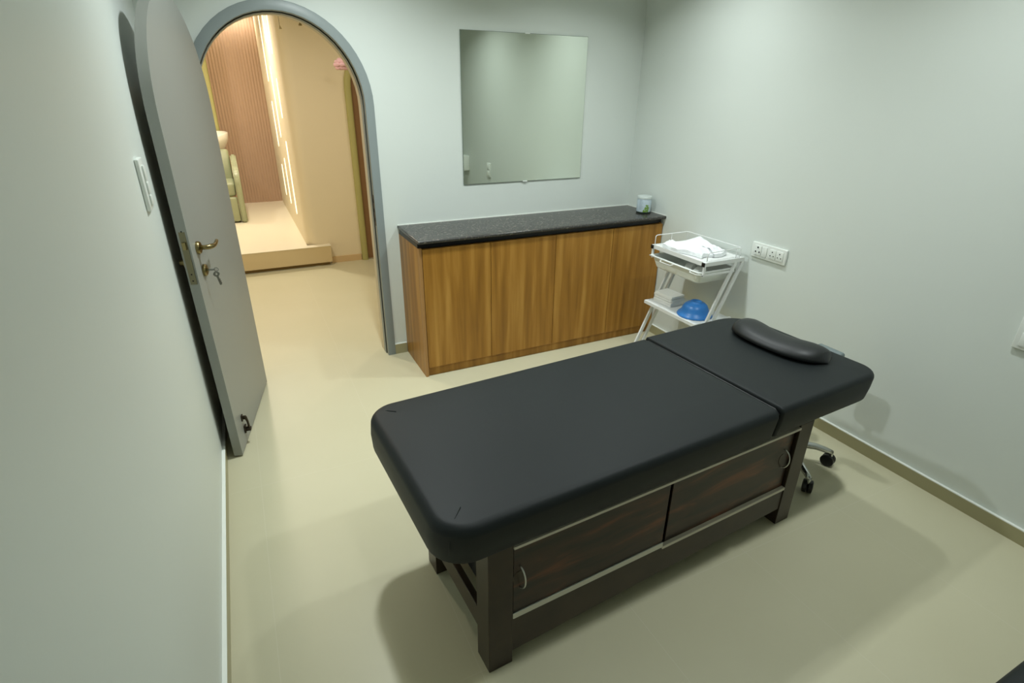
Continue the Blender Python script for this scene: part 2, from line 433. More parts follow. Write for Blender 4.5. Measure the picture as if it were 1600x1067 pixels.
# ================================================================ MIRROR
mr = empty('wall_mirror', 'large frameless square mirror on the wall above the cabinet', 'mirror', (1.9785, 0, 1.492))
MW, MH = .8555/2, .8485/2
b = bm_new(); box(b, -MW, MW, -.006, -.0015, -MH, MH, 0)
finish('backing', b, glass_edge, mr)
b = bm_new(); box(b, -MW+.002, MW-.002, -.0075, -.006, -MH+.002, MH-.002)
finish('mirror_glass', b, mirror_m, mr)
for sx, sz in ((.0, -1), (0, 1)):
    b = bm_new(); box(b, -.016, .016, -.011, -.0076, sz*MH-.004, sz*MH+.004, .001); finish('clip', b, white_pl, mr)

# ================================================================ CABINET
cb = empty('storage_cabinet', 'low oak laminate cabinet with four plain doors under the mirror', 'cabinet', (1.116, -.4117, 0))
CW = wx(-.41)-.004-1.116; CD = .4117; HT = .8016
b = bm_new()
box(b, 0, .018, .018, CD-.002, 0, HT)
box(b, CW-.018, CW, .018, CD-.002, 0, HT); box(b, .018, CW-.018, .03, CD-.002, .06, .078); box(b, .018, CW-.018, CD-.012, CD-.002, .078, HT)
finish('carcass', b, oak, cb)
b = bm_new(); box(b, 0, .018, 0, .018, 0, HT); finish('side_edging', b, oak_edge, cb)
b = bm_new(); box(b, .0185, CW-.0185, .012, .028, 0, .0565); finish('plinth', b, oak, cb)
spl = [.019, 1.5526-1.116, 1.9943-1.116, 2.426-1.116, CW-.002]
for i in range(4):
    b = bm_new(); box(b, spl[i]+.0016, spl[i+1]-.0016, -.004, .0165, .0600, HT-.0055, .0008, 1)
    d = finish('door', b, oak, cb)
b = bm_new(); box(b, .0005, CW-.0005, .022, CD-.02, HT-.004, .829); finish('top_rail', b, black, cb)
ct = bm_new()
b = ct
x0, x1, y0, y1 = 1.1098, wx(-.2)-.002, -.4344, -.001
prof = [(0.0, .8305), (-.003, .8315), (-.0055, .835), (-.0065, .840), (-.0055, .845), (-.002, .849), (.004, .85)]
def inset_loop(px, z): return [(x0-px*-1 if 0 else x0+px, y0+px, z), (x1, y0+px, z), (x1, y1, z), (x0+px, y1, z)]
V = [[b.verts.new(p) for p in inset_loop(px+.0065, z)] for px, z in prof]
for A, B in zip(V, V[1:]):
    for i in range(4): b.faces.new((A[i], A[(i+1) % 4], B[(i+1) % 4], B[i]))
b.faces.new(V[0]); b.faces.new(list(reversed(V[-1])))
ctop = tag(finish('countertop', b, granite, None, auto=50), 'speckled black granite slab lying on the oak cabinet', 'countertop')
b = bm_new(); box(b, x0+.001, x1, -.005, -.0005, .850, .8535); box(b, x1-.004, x1+.0005, y0+.004, -.005, .850, .8535); finish('sealant', b, bead, ctop)

# tin on the counter
tc_ = empty('wax_tin', 'small pale tin with green leaf label on the black counter by the corner', 'tin', (2.757, -.285, .85), math.radians(-125))
b = bm_new(); lathe(b, [(0, .0005), (.047, .0005), (.049, .004), (.049, .014)], n=40); finish('base_band', b, tin_band, tc_, smooth=True)
b = bm_new(); lathe(b, [(.048, .010), (.0483, .012), (.0483, .100), (.047, .102)], n=40); bd = finish('body', b, tin, tc_, smooth=True)
b = bm_new(); lathe(b, [(.047, .1), (.0505, .1), (.0505, .112), (.048, .115), (0, .115)], n=40); finish('lid', b, lid_m, tc_, auto=40)
def on_can(a, z, r=.0487): return Vector((r*math.cos(a), r*math.sin(a), z))
b = bm_new()
for (a0, z0, sz) in ((.25, .026, .016), (.42, .03, .014), (.10, .024, .013), (.35, .045, .012), (.55, .042, .010), (.2, .04, .010), (.3, .058, .008), (.48, .056, .007), (.02, .018, .010), (.4, .018, .012)):
    ring = [on_can(a0+sz/.0487*.9*math.cos(t), z0+sz*.8*math.sin(t)*(1 if (k % 2) else .6)) for k, t in ((k, 2*PI*k/12) for k in range(12))]
    b.faces.new([b.verts.new(p) for p in ring])
finish('leaf_print', b, leafg, bd)
b = bm_new()
for k in range(7):
    a0, a1 = -.75, -.75+(.55 if k % 3 else .4); z = .088-.0095*k
    n = 5; A = [b.verts.new(on_can(a0+(a1-a0)*i/n, z)) for i in range(n+1)]; B = [b.verts.new(on_can(a0+(a1-a0)*i/n, z+.0022)) for i in range(n+1)]
    for i in range(n): b.faces.new((A[i], A[i+1], B[i+1], B[i]))
finish('small_print', b, label_txt, bd)

# ================================================================ TREATMENT BED
BO = (.7115, -2.2955, 0); BA = .0559
bed = empty('treatment_bed', 'black padded massage bed on a dark wooden base with sliding doors', 'massage bed', BO, BA)
BL, BV = 1.384, .50
def bedbox(name, u0, u1, v0, v1, z0, z1, m=dark_wood, bev=.0015, par=None):
    b = bm_new(); box(b, u0, u1, v0, v1, z0, z1, bev, 1); return finish(name, b, m, par or bed)
LW = .079
for u0 in (0, BL-LW):
    for v0 in (0, BV-LW): bedbox('leg', u0, u0+LW, v0, v0+LW, 0, .4775)
# front and rear rails: underside runs a little off level as in the photo
for v0 in (.004, BV-.026):
    b = bm_new(); poly = [(LW, v0, .045), (BL-LW, v0, .079), (BL-LW, v0, .186), (LW, v0, .186)]
    prism(b, poly, (0, .022, 0)); finish('rail', b, dark_wood, bed)
for v0 in (.004, BV-.026): bedbox('top_rail', LW, BL-LW, v0+.016, v0+.022, .44, .462)
for u0 in (.006, BL-.028):
    bedbox('cross_rail', u0, u0+.022, LW, BV-LW, .105, .187)
b = bm_new(); box(b, .05, BL-.05, .026, BV-.03, .188, .2); box(b, .05, .062, .06, BV-.06, .2, .45); box(b, BL-.062, BL-.05, .06, BV-.06, .2, .45)  # added end panels; their near-black stands for shade in the open base
box(b, LW, BL-LW, BV-.03, BV-.02, .2, .44)
finish('shaded_inner_board', b, inner_dark, bed)
bedbox('track', LW, .663, -.002, .016, .187, .209, alu, .0015)
bedbox('track', .6635, BL-LW, -.001, .014, .176, .189, alu_light, .001)
bedbox('track', LW, BL-LW, -.004, .014, .459, .469, alu_light, .0005)
bedbox('deck', -.09, 1.66, .02, .60, .478, .488, inner_dark, .002)
d1 = bedbox('sliding_door', LW+.002, .661, .003, .010, .208, .460, door_wood, .0008)
d2 = bedbox('sliding_door', .685, BL-LW-.006, .013, .020, .189, .460, door_wood, .0008)
def crescent(par, u, v, z):
    b = bm_new(); pts = []
    for k in range(13):
        t = -PI/2+PI*k/12; pts.append((u+.004*math.cos(t), v+.001-.026*math.cos(t), z+.040*math.sin(t)))
    tube(b, pts, .0026, 8); finish('handle', b, alu, par, smooth=True)
    b = bm_new(); lathe(b, [(0, 0), (.020, 0), (.020, .0008), (0, .0008)], n=24)
    for vv in b.verts: vv.co = Vector((u-.004+vv.co.x, v-vv.co.z, z+vv.co.y*1.15))
    finish('shade_disc', b, inner_dark if par is None else dark_wood, par)  # thin dark disc painted for the shade behind the pull
crescent(d1, .102, .003, .343)
crescent(d2, 1.262, .013, .335)

def rrect(u0, u1, v0, v1, rad, ins, n=8, k0=1, k1=1, dv=0):
    """rounded rectangle; rad = radii for corners (u0v0, u1v0, u1v1, u0v1)"""
    cs = [(u0, v0, 1, 1, PI), (u1, v0, -1, 1, 1.5*PI), (u1, v1, -1, -1, 0), (u0, v1, 1, -1, .5*PI)]
    out = []
    for (cu, cv, su, sv, a0), r in zip(cs, rad):
        rr = max(r-ins, .003)
        kk = k0 if su > 0 else k1
        cx_, cy_ = cu+su*(ins*kk+rr), cv+sv*(ins+rr)+(dv if sv > 0 else 0)
        for k in range(n+1):
            t = a0 + .5*PI*k/n; out.append((cx_+rr*math.cos(t), cy_+rr*math.sin(t)))
    return out
def cushion(name, u0, u1, v0, v1, z0, z1, rad, par, m, rt_=.035, rb=.02, dome=.004, k0=1, k1=1, fd=0):
    b = bm_new(); prof = []
    for k in range(5): t = .5*PI*k/4; prof.append((rb*(1-math.sin(t)), z0+rb*(1-math.cos(t)), fd*(1-.12*k)))
    prof.append((-.003, (z0+z1)/2, fd*.3))
    for k in range(9): t = .5*PI*k/8; prof.append((rt_*(1-math.cos(t)), z1-rt_*(1-math.sin(t)), 0))
    prof += [(rt_+.05, z1+dome*.6, 0), (rt_+.13, z1+dome, 0)]
    V = [[b.verts.new((p[0], p[1], z)) for p in rrect(u0, u1, v0, v1, rad, ins, 8, k0, k1, dv)] for ins, z, dv in prof]
    n = len(V[0])
    for A, B in zip(V, V[1:]):
        for i in range(n): b.faces.new((A[i], A[(i+1) % n], B[(i+1) % n], B[i]))
    b.faces.new(list(reversed(V[0]))); b.faces.new(V[-1])
    bmesh.ops.remove_doubles(b, verts=b.verts, dist=1e-5)
    return finish(name, b, m, par, smooth=True)
CT = .612
main = cushion('main_cushion', -.137, 1.108, -.030, .672, .482, CT, (.105, .012, .012, .095), bed, leather, .03, .012, .004, 1, .3, .022)
head = cushion('head_cushion', 1.120, 1.724, -.030, .672, .486, CT+.004, (.012, .085, .15, .012), bed, leather, .022, .016, .003, .35, 1, .022)
# corner seams
for (cu, cv, du, dv) in ((-.137, -.03, 1, 1), (-.137, .672, 1, -1)):
    b = bm_new(); pts = []
    for ins, z in ((.022, .53), (.024, .56), (.027, .585), (.034, .600), (.044, .6085), (.060, .6138), (.082, .6155)):
        pts.append((cu+du*(ins+.006), cv+dv*(ins+.006), z+.0004))
    tube(b, pts, .0011, 6); finish('corner_seam', b, leather, main, smooth=True)
b = bm_new(); tube(b, [(1.113, -.02, .59), (1.113, .0, .604), (1.113, .3, .606), (1.113, .64, .604), (1.113, .66, .59)], .004, 8)
finish('piping', b, leather2, head, smooth=True)

# bolster pillow: kidney shape
def pillow():
    b = bm_new()
    # centreline in bed coords (u,v) from far-left end to near-right end, curved
    cl = []
    for k in range(25):
        t = k/24; v = .556 - .447*t
        u = 1.566 - .034*math.cos((t-.5)*PI*1.2)
        cl.append((u, v))
    rings = []
    N = len(cl)
    for k, (u, v) in enumerate(cl):
        t = 2*k/(N-1)-1
        f = max(0, 1-abs(t)**4.4)**.5
        wd = .091*f*(1-.08*math.cos(t*PI)); hh = .045*(f**.8)*(1-.10*math.cos(t*PI))
        ring = []
        for j in range(20):
            a = 2*PI*j/20; cx_ = math.cos(a); s = math.sin(a)
            zz = hh*(s if s > 0 else s*.25)
            ring.append(b.verts.new((u+wd*cx_*(1 if s > 0 else .97), v, zz+hh*.25)))
        rings.append(ring)
    for A, B in zip(rings, rings[1:]):
        for j in range(20): b.faces.new((A[j], A[(j+1) % 20], B[(j+1) % 20], B[j]))
    b.faces.new(rings[0]); b.faces.new(rings[-1])
    return b
pw = finish('head_pillow', pillow(), leather2, None, smooth=True)
pw.location = Vector(BO)+Vector((0, 0, CT+.0105)); pw.rotation_euler = (0, 0, BA)
tag(pw, 'black curved bolster pillow lying on the head of the massage bed', 'pillow')

# ================================================================ STOOL behind the bed
st = empty('rolling_stool', 'chrome five star rolling stool tucked behind the bed end', 'stool', (2.377, -1.915, 0))
b = bm_new(); cyl(b, (0, 0, .075), (0, 0, .115), .028, 20); hub = finish('hub', b, chrome, st, auto=40)
b = bm_new(); cyl(b, (0, 0, .11), (0, 0, .30), .014, 16); cyl(b, (0, 0, .11), (0, 0, .22), .024, 16); finish('gas_lift', b, chrome, st, auto=40)
for k in range(5):
    a = math.radians(-108+72*k); c, s = math.cos(a), math.sin(a)
    b = bm_new(); pts = [(.02*c, .02*s, .098), (.09*c, .09*s, .103), (.16*c, .16*s, .098), (.21*c, .21*s, .084), (.238*c, .238*s, .072)]
    tube(b, pts, .013, 12, radii=[.020, .018, .0155, .0135, .0125]); arm = finish('base_arm', b, chrome, st, smooth=True)
    b = bm_new(); cyl(b, (.238*c, .238*s, .05), (.238*c, .238*s, .075), .008, 12); finish('caster_stem', b, chrome, arm, auto=40)
    cas = bm_new(); q = a+.9; ax = Vector((math.cos(q), math.sin(q), 0)); cc = Vector((.238*c, .238*s, .0295)) + Vector((-ax.y, ax.x, 0))*.008
    for sg in (-1, 1):
        p = cc+ax*sg*.011; tube(cas, [p-ax*.010, p-ax*.007, p+ax*.007, p+ax*.010], .029, 24, radii=[.023, .029, .029, .023])
    box(cas, cc.x-.011, cc.x+.011, cc.y-.011, cc.y+.011, .03, .055, .004)
    finish('caster', cas, black, arm, auto=40)
b = bm_new(); lathe(b, [(0, .30), (.09, .30), (.122, .31), (.13, .335), (.122, .36), (.09, .372), (0, .372)], n=40); finish('seat', b, grey_pad, st, smooth=True)
b = bm_new(); bar(b, (.10, 0, .31), (.215, 0, .31), .03, .006); bar(b, (.215, 0, .307), (.215, 0, .47), .03, .006, (1, 0, 0)); finish('back_bracket', b, chrome, st)
b = bm_new(); box(b, .195, .232, -.055, .075, .42, .545, .014, 4); finish('backrest', b, grey_pad, st, smooth=True)

# dark bench in the near right corner
bn = empty('padded_bench', 'dark padded bench corner at the bottom right edge of the photo', 'bench', (1.60, -3.62, 0))
BX0, BX1, BY0, BY1 = -.22, .75, -.22, .535
cushion('cushion', BX0, BX1, BY0, BY1, .50, .60, (.04, .04, .04, .03), bn, leather)
b = bm_new(); box(b, BX0+.03, BX1-.03, BY0+.03, BY1-.03, .44, .5); finish('frame', b, dark_wood, bn)
for x in (BX0+.03, BX1-.09):
    for y in (BY0+.03, BY1-.09):
        b = bm_new(); box(b, x, x+.06, y, y+.06, 0, .44); finish('leg', b, dark_wood, bn)

# ================================================================ TROLLEY
TX0, TX1, TYF, TYN, TZ = 2.500, 2.795, -.713, -1.164, .757
tr = empty('beauty_trolley', 'white metal trolley with slanted legs between the cabinet and the bed', 'trolley', (2.50, -.94, 0))
TOX, TOY = 2.50, -.94
def T(x, y, z): return (x-TOX, y-TOY, z)
def tbar(b, p0, p1, a, c, upv=(0, 0, 1), bev=.001): bar(b, T(*p0), T(*p1), a, c, upv, bev)
for y in (TYF-.01, TYN+.01):
    b = bm_new(); tbar(b, (TX0, y, TZ-.011), (TX1, y, TZ-.011), .02, .022); fr = finish('side_rail', b, white_met, tr)
    b = bm_new(); tbar(b, (TX0-.007, y, TZ-.011), (TX0, y, TZ-.011), .0205, .0225); finish('end_cap', b, black, fr)
b = bm_new(); tbar(b, (TX1-.008, TYN+.02, TZ-.011), (TX1-.008, TYF-.02, TZ-.011), .016, .02); finish('back_rail', b, white_met, tr)
b = bm_new(); box(b, TX0+.002-TOX, TX1-.016-TOX, TYN+.02-TOY, TYF-.02-TOY, TZ-.006, TZ-.002); box(b, TX0-TOX, TX0+.004-TOX, TYN+.02-TOY, TYF-.02-TOY, TZ-.022, TZ+.003, .001)
finish('top_tray', b, white_met, tr)
# wire guard
RZ = TZ+.057
b = bm_new()
tube(b, rnd_path([T(TX0+.015, TYF-.01, TZ), T(TX0+.015, TYF-.01, RZ), T(TX1-.03, TYF-.01, RZ), T(TX1-.03, TYN+.01, RZ), T(TX0+.02, TYN+.01, RZ-.006), T(TX0+.02, TYN+.01, TZ)], .016), .0026, 8)
for x, y in ((TX0+.14, TYF-.01), (TX1-.03, TYF-.01), (TX1-.03, TYN+.01), (TX1-.06, TYN+.01)):
    tube(b, [T(x, y, TZ-.002), T(x, y, RZ)], .0018, 8)
tube(b, [T(TX0+.03, TYN+.01, TZ+.006), T(TX1-.03, TYN+.01, TZ+.006)], .0018, 8)
finish('wire_guard', b, white_met, tr, smooth=True)
# legs: two slanted bars on each side
def leg(y, dx):
    b = bm_new(); tbar(b, (2.735+dx, y, TZ-.02), (2.435+dx, y, .06), .012, .02, (1, 0, .4)); return b
for y in (TYF-.004, TYN+.004):
    for dx in (0, .055): finish('leg', leg(y, dx), white_met, tr)
for y in (TYF-.004, TYN+.004):
    b = bm_new(); tbar(b, (2.43, y, .06), (TX1, y, .06), .02, .02); br = finish('base_rail', b, white_met, tr)
    for x in (2.45, TX1-.02):
        c = bm_new(); tube(c, [T(x, y-.01, .025), T(x, y+.01, .025)], .024, 18); cyl(c, T(x, y, .03), T(x, y, .052), .006, 8); finish('caster', c, black, br, auto=40)
b = bm_new(); tbar(b, (2.44, TYF-.01, .06), (2.44, TYN+.01, .06), .02, .02); finish('base_rail', b, white_met, tr)
# lower shelf
LZ = .395
b = bm_new(); box(b, 2.495-TOX, 2.76-TOX, TYN+.012-TOY, TYF-.012-TOY, LZ-.005, LZ)
box(b, 2.491-TOX, 2.499-TOX, TYN-TOY, TYF-TOY, LZ-.018, LZ+.002, .001)
box(b, 2.499-TOX, 2.775-TOX, TYF-.013-TOY, TYF-TOY+.002, LZ-.018, LZ+.002, .001); box(b, 2.499-TOX, 2.775-TOX, TYN-.002-TOY, TYN+.013-TOY, LZ-.018, LZ+.002, .001)
finish('lower_shelf', b, white_met, tr)
# brackets and runners for the basket
for y in (TYF-.012, TYN+.006):
    b = bm_new(); tbar(b, (TX0+.004, y, TZ-.02), (TX0+.004, y, .690), .012, .014, (0, 1, 0)); tbar(b, (TX0-.002, y, .684), (TX1-.06, y, .684), .008, .012)
    rn = finish('basket_runner', b, white_met, tr)
    if y < -1:
        s = bm_new(); cyl(s, T(TX0-.004, y, .684), T(TX0-.0, y, .684), .003, 10); finish('screw', s, void, rn)
# basket
def basket():
    b = bm_new()
    def loop(ins, z, r): return [b.verts.new(T(x, y, z)) for x, y in rrect(2.482+ins, 2.748-ins, -1.150+ins, -.728-ins, (r, r, r, r), 0, 5)]
    outer = [(-.004, .694, .02), (-.004, .700, .02), (.006, .701, .02), (.008, .694, .02), (.024, .632, .03), (.034, .624, .03)]
    V = [loop(*a) for a in outer]
    inner = [(.036, .628, .03), (.028, .634, .03), (.013, .695, .02)]
    n = len(V[0])
    for A, B in zip(V[3:], V[4:]):
        for i in range(n): b.faces.new((A[i], A[(i+1) % n], B[(i+1) % n], B[i]))
    b.faces.new(V[-1])
    Vi = [loop(*a) for a in inner]
    for A, B in zip(Vi, Vi[1:]):
        for i in range(n): b.faces.new((A[i], A[(i+1) % n], B[(i+1) % n], B[i]))
    b.faces.new(Vi[0])
    for A, B in ((V[0], V[1]), (V[1], V[2]), (V[2], Vi[-1]), (V[0], V[3])):
        for i in range(n): b.faces.new((A[i], A[(i+1) % n], B[(i+1) % n], B[i]))
    return b
bk = finish('basket', basket(), white_pl, tr, auto=35)
b = bm_new(); tube(b, rnd_path([T(2.474, -1.153, .699), T(2.474, -.735, .699)], .01), .0035, 8)
tube(b, rnd_path([T(2.474, -.845, .697), T(2.455, -.85, .69), T(2.455, -.945, .69), T(2.474, -.95, .697)], .01), .0028, 8)
tube(b, rnd_path([T(2.474, -1.09, .697), T(2.462, -1.095, .692), T(2.462, -1.15, .692), T(2.49, -1.165, .69)], .01), .0028, 8)
finish('pull_handle', b, white_met, bk, smooth=True)

# crumpled white sheet on the top tray
def crumple():
    b = bm_new(); n, m = 34, 40
    from mathutils import noise
    def P(i, j, dz):
        u = i/n; v = j/m
        x = 2.526 + .222*u + .02*math.sin(v*5+1)*(1 if u < .5 else -.4); y = -1.09 + .305*v + .018*math.sin(u*7)
        x += .012*noise.noise(Vector((u*3, v*3, 1))); y += .03*noise.noise(Vector((v*4, u*2, 5)))
        e = min(1, min(u, 1-u, v, 1-v)*6)
        h_ = .018 + .020*e + .012*noise.noise(Vector((u*4, v*4, 0))) + .010*abs(noise.noise(Vector((u*9, v*7, 2))))
        h_ += .026*max(0, 1-math.hypot(u-.8, v-.72)*3.2) + .010*max(0, 1-math.hypot(u-.75, v-.25)*3)
        return (x-2.6, y+.94, TZ+.000+max(.004, h_)*(1 if dz else 0)+.0005)
    top = [[b.verts.new(P(i, j, 1)) for j in range(m+1)] for i in range(n+1)]
    bot = [[b.verts.new(P(i, j, 0)) for j in range(m+1)] for i in range(n+1)]
    for i in range(n):
        for j in range(m):
            b.faces.new((top[i][j], top[i+1][j], top[i+1][j+1], top[i][j+1])); b.faces.new((bot[i][j], bot[i][j+1], bot[i+1][j+1], bot[i+1][j]))
    for i in range(n):
        b.faces.new((top[i][0], bot[i][0], bot[i+1][0], top[i+1][0])); b.faces.new((top[i][m], top[i+1][m], bot[i+1][m], bot[i][m]))
    for j in range(m):
        b.faces.new((top[0][j], top[0][j+1], bot[0][j+1], bot[0][j])); b.faces.new((top[n][j], bot[n][j], bot[n][j+1], top[n][j+1]))
    return b
o = finish('folded_sheet', crumple(), cloth_w, None, auto=50); o.location = (2.6, -.94, 0)
tag(o, 'crumpled white disposable sheet heaped on the top tray of the trolley', 'sheet')
# items in basket
for (x, y, rz, lab) in ((2.585, -.975, .3, 'small white paper roll in the trolley basket, nearer the cabinet'), (2.572, -1.065, -.2, 'small white paper roll in the trolley basket, nearer the bed')):
    b = bm_new(); tube(b, [(0, -.024, .034), (0, -.022, .034), (0, .022, .034), (0, .024, .034)], .034, 24, radii=[.026, .034, .034, .026])
    for v in b.verts: v.co.x *= 1.05
    o = finish('paper_roll', b, pad_w, None, auto=40); o.location = (x, y, .629); o.rotation_euler = (0, 0, rz)
    tag(o, lab, 'paper roll', 'rolls in the trolley basket')

# stack of folded pads on the lower shelf
ordn = ['topmost', 'second from the top', 'third from the top', 'fourth from the top', 'fifth from the top', 'fifth from the bottom', 'fourth from the bottom', 'third from the bottom', 'second from the bottom', 'lowest']
NP = 10; TT = .0066
for k in range(NP):
    i = NP-1-k     # i = height index
    b = bm_new(); 
    wxp, wyp = .114+random.uniform(-.007, .007), .152+random.uniform(-.006, .006)
    box(b, -wxp/2, wxp/2, -wyp/2, wyp/2, 0, TT*.47, .0014, 2); box(b, -wxp/2+.001, wxp/2-.002, -wyp/2+.001, wyp/2-.001, TT*.44, TT*.94, .0014, 2)
    o = finish('cotton_pad', b, pad_w, None); o.location = (2.600+random.uniform(-.006, .006), -.811+random.uniform(-.004, .004), LZ+.0006+i*TT)
    o.rotation_euler = (0, 0, .08+random.uniform(-.03, .03))
    tag(o, 'white folded cotton towel beside the blue bowl, %s of its stack' % ordn[k], 'folded towel', 'folded towels on the lower trolley shelf')

# upturned blue bowl
b = bm_new()
lathe(b, [(.101, 0), (.103, .002), (.101, .008), (.088, .020), (.079, .030), (.075, .045), (.066, .062), (.050, .075), (.032, .080), (.031, .086), (.027, .086), (.026, .081), (0, .081)], n=56)
lathe(b, [(.101, 0), (.097, .004), (.084, .018), (.075, .030), (.071, .044), (.062, .060), (.046, .071), (0, .076)], n=56)
bmesh.ops.remove_doubles(b, verts=b.verts, dist=1e-6)
o = finish('mixing_bowl', b, blue_pl, None, smooth=True); o.location = (2.605, -1.041, LZ+.0015)
tag(o, 'bright blue plastic bowl lying upside down on the lower trolley shelf', 'bowl')

# ================================================================ DOWNLIGHTS
for i, (x, y, e, a) in enumerate(DOWN):
    lab = ['ceiling downlight above the open door, out of frame', 'ceiling downlight above the trolley, out of frame', 'ceiling downlight above the foot of the bed, out of frame', 'ceiling downlight above the right wall plate, out of frame'][i]
    f = empty('ceiling_light', lab, 'ceiling light', (x, y, CEIL), group='recessed downlights of the treatment room')
    b = bm_new(); lathe(b, [(.058, -.001), (.075, -.001), (.075, -.006), (.058, -.008), (.058, -.001)], n=32); finish('ring', b, white_pl, f, auto=40)
    b = bm_new(); lathe(b, [(0, -.002), (.057, -.002), (.057, -.004), (0, -.004)], n=32); finish('diffuser', b, fixture_glow, f)

# ================================================================ CORRIDOR AND SALON BEYOND
AY = 5.06; AX1 = .785; PH = .2
bm = bm_new(); box(bm, HX0-.1, HX1+.1, 0.0, AY+.1, HCEIL, HCEIL+.06)
struct('ceiling_corridor', bm, ceil_paint, label='white ceiling of the corridor and salon beyond the doorway', cat='ceiling')
bm = bm_new(); box(bm, HX0-.1, HX0, .0, AY, 0, HCEIL)
struct('wall_corridor_left', bm, hall_paint, label='warm cream wall at the left end of the corridor', cat='wall')
bm = bm_new(); box(bm, HX1, HX1+.1, .0, HY1+.1, 0, HCEIL)
struct('wall_corridor_right', bm, hall_paint, label='warm cream wall at the right end of the corridor', cat='wall')
# cream wall that turns a rounded corner into the alcove (solid block in plan)
r = .11; poly = [(HX1, HY1), (AX1+r, HY1)]
for k in range(1, 9):
    t = 1.5*PI - .5*PI*k/8; poly.append((AX1+r+r*math.cos(t), HY1+r+r*math.sin(t)))
poly += [(AX1, AY), (HX1, AY)]
bm = bm_new(); prism(bm, [(x, y, 0) for x, y in poly], (0, 0, HCEIL))
struct('wall_corridor_far', bm, hall_paint, label='cream wall with rounded corner and glowing slots beyond the doorway', cat='wall', auto=40)
# raised platform with toe kick
bm = bm_new(); box(bm, HX0, .995, 2.275, 2.30, .035, PH-.004, mi=1); box(bm, HX0, .97, 2.32, HY1+.0, 0, .035, mi=2)
box(bm, HX0, .998, 2.272, HY1, PH-.004, PH, mi=0); box(bm, .97, .995, 2.30, HY1, .035, PH-.004, mi=1)
box(bm, HX0, AX1, HY1, AY, PH-.012, PH, mi=0)
struct('floor_platform', bm, [platform_m, riser_m, toe], label='raised cream platform with a beige step in the salon', cat='platform')
bm = bm_new(); box(bm, 1.0, 1.30, HY1-.012, HY1, 0, .063)
struct('baseboard_corridor', bm, mat('hall_skirting', (214, 186, 142), .4), label='short beige skirting at the foot of the cream wall', cat='skirting board')
# fluted back wall
bm = bm_new(); NF = 40; x0 = -.6; x1 = AX1; pts = []
for k in range(NF):
    for q in range(6):
        t = q/6; pts.append((x0+(x1-x0)*(k+t)/NF, AY-.006-.006*abs(math.sin(PI*t))))
pts.append((x1, AY-.006))
A = [bm.verts.new((x, y, PH)) for x, y in pts]; B = [bm.verts.new((x, y, HCEIL-.0)) for x, y in pts]
for i in range(len(pts)-1): bm.faces.new((A[i], A[i+1], B[i+1], B[i]))
box(bm, HX0, x1, AY, AY+.08, 0, HCEIL)
struct('wall_alcove_back', bm, fluted, label='fluted pinkish beige panelled wall at the back of the salon', cat='wall')
bm = bm_new(); box(bm, -.03, .178, 4.86, 5.03, PH, HCEIL, .02, 3)
struct('trim_3', bm, green_trim, label='olive green upright trim left of the fluted wall', cat='trim')
# light slots
SL = [(3.51, 2.036, 2.44), (4.05, 1.688, 2.46), (2.95, 1.909, 2.40), (3.51, 1.13, 1.828), (2.95, 1.346, 1.704), (4.05, .995, 1.487), (2.97, .399, 1.131), (3.53, .415, .915), (4.05, .433, .797)]
pos = {2.95: 'nearest', 2.97: 'nearest', 3.51: 'middle', 3.53: 'middle', 4.05: 'farthest'}
for i, (y, z0, z1) in enumerate(SL):
    hgt = 'top' if z1 > 2 else ('bottom' if z0 < .9 else 'middle')
    b = bm_new(); hw = .044; pl = []
    for k in range(11): t = PI*k/10; pl.append((AX1-.004, y+hw*math.cos(t), z1-hw+hw*math.sin(t)))
    for k in range(11): t = PI+PI*k/10; pl.append((AX1-.004, y+hw*math.cos(t), z0+hw+hw*math.sin(t)))
    prism(b, pl, (.004, 0, 0))
    struct('window_%d' % (i+1), b, slot_glow, label='glowing upright slot, %s column, %s row, in the cream salon wall' % (pos[y], hgt), cat='light slot')
b = bm_new(); box(b, -.5, AX1-.01, 4.99, 5.01, HCEIL-.1, HCEIL-.085)
tag(finish('led_strip', b, led_glow, None), 'bright warm strip light along the top of the fluted wall', 'strip light')
# green arched door trim + brown door on the far right
ax, aa, az = 1.79, .485, 1.62
def garch(off, y, nb=20):
    p = [(ax-aa+off, y, 0)]
    for k in range(nb+1): t = PI-PI*k/nb; p.append((ax+(aa-off)*math.cos(t), y, az+(aa-off)*math.sin(t)))
    p.append((ax+aa-off, y, 0)); return p
bm = bm_new(); ribbon(bm, [garch(0, HY1), garch(0, HY1-.03), garch(.012, HY1-.042), garch(.045, HY1-.042), garch(.058, HY1-.03), garch(.058, HY1)])
struct('trim_2', bm, green_trim, label='olive green arched door trim at the right of the view through the doorway', cat='trim', smooth=True)
bm = bm_new(); p = garch(.058, HY1-.012); p[0] = (p[0][0], p[0][1], .012); p[-1] = (p[-1][0], p[-1][1], .012); prism(bm, p, (0, .011, 0))
struct('door_2', bm, brown_door, label='brown door inside the green arched trim', cat='door')
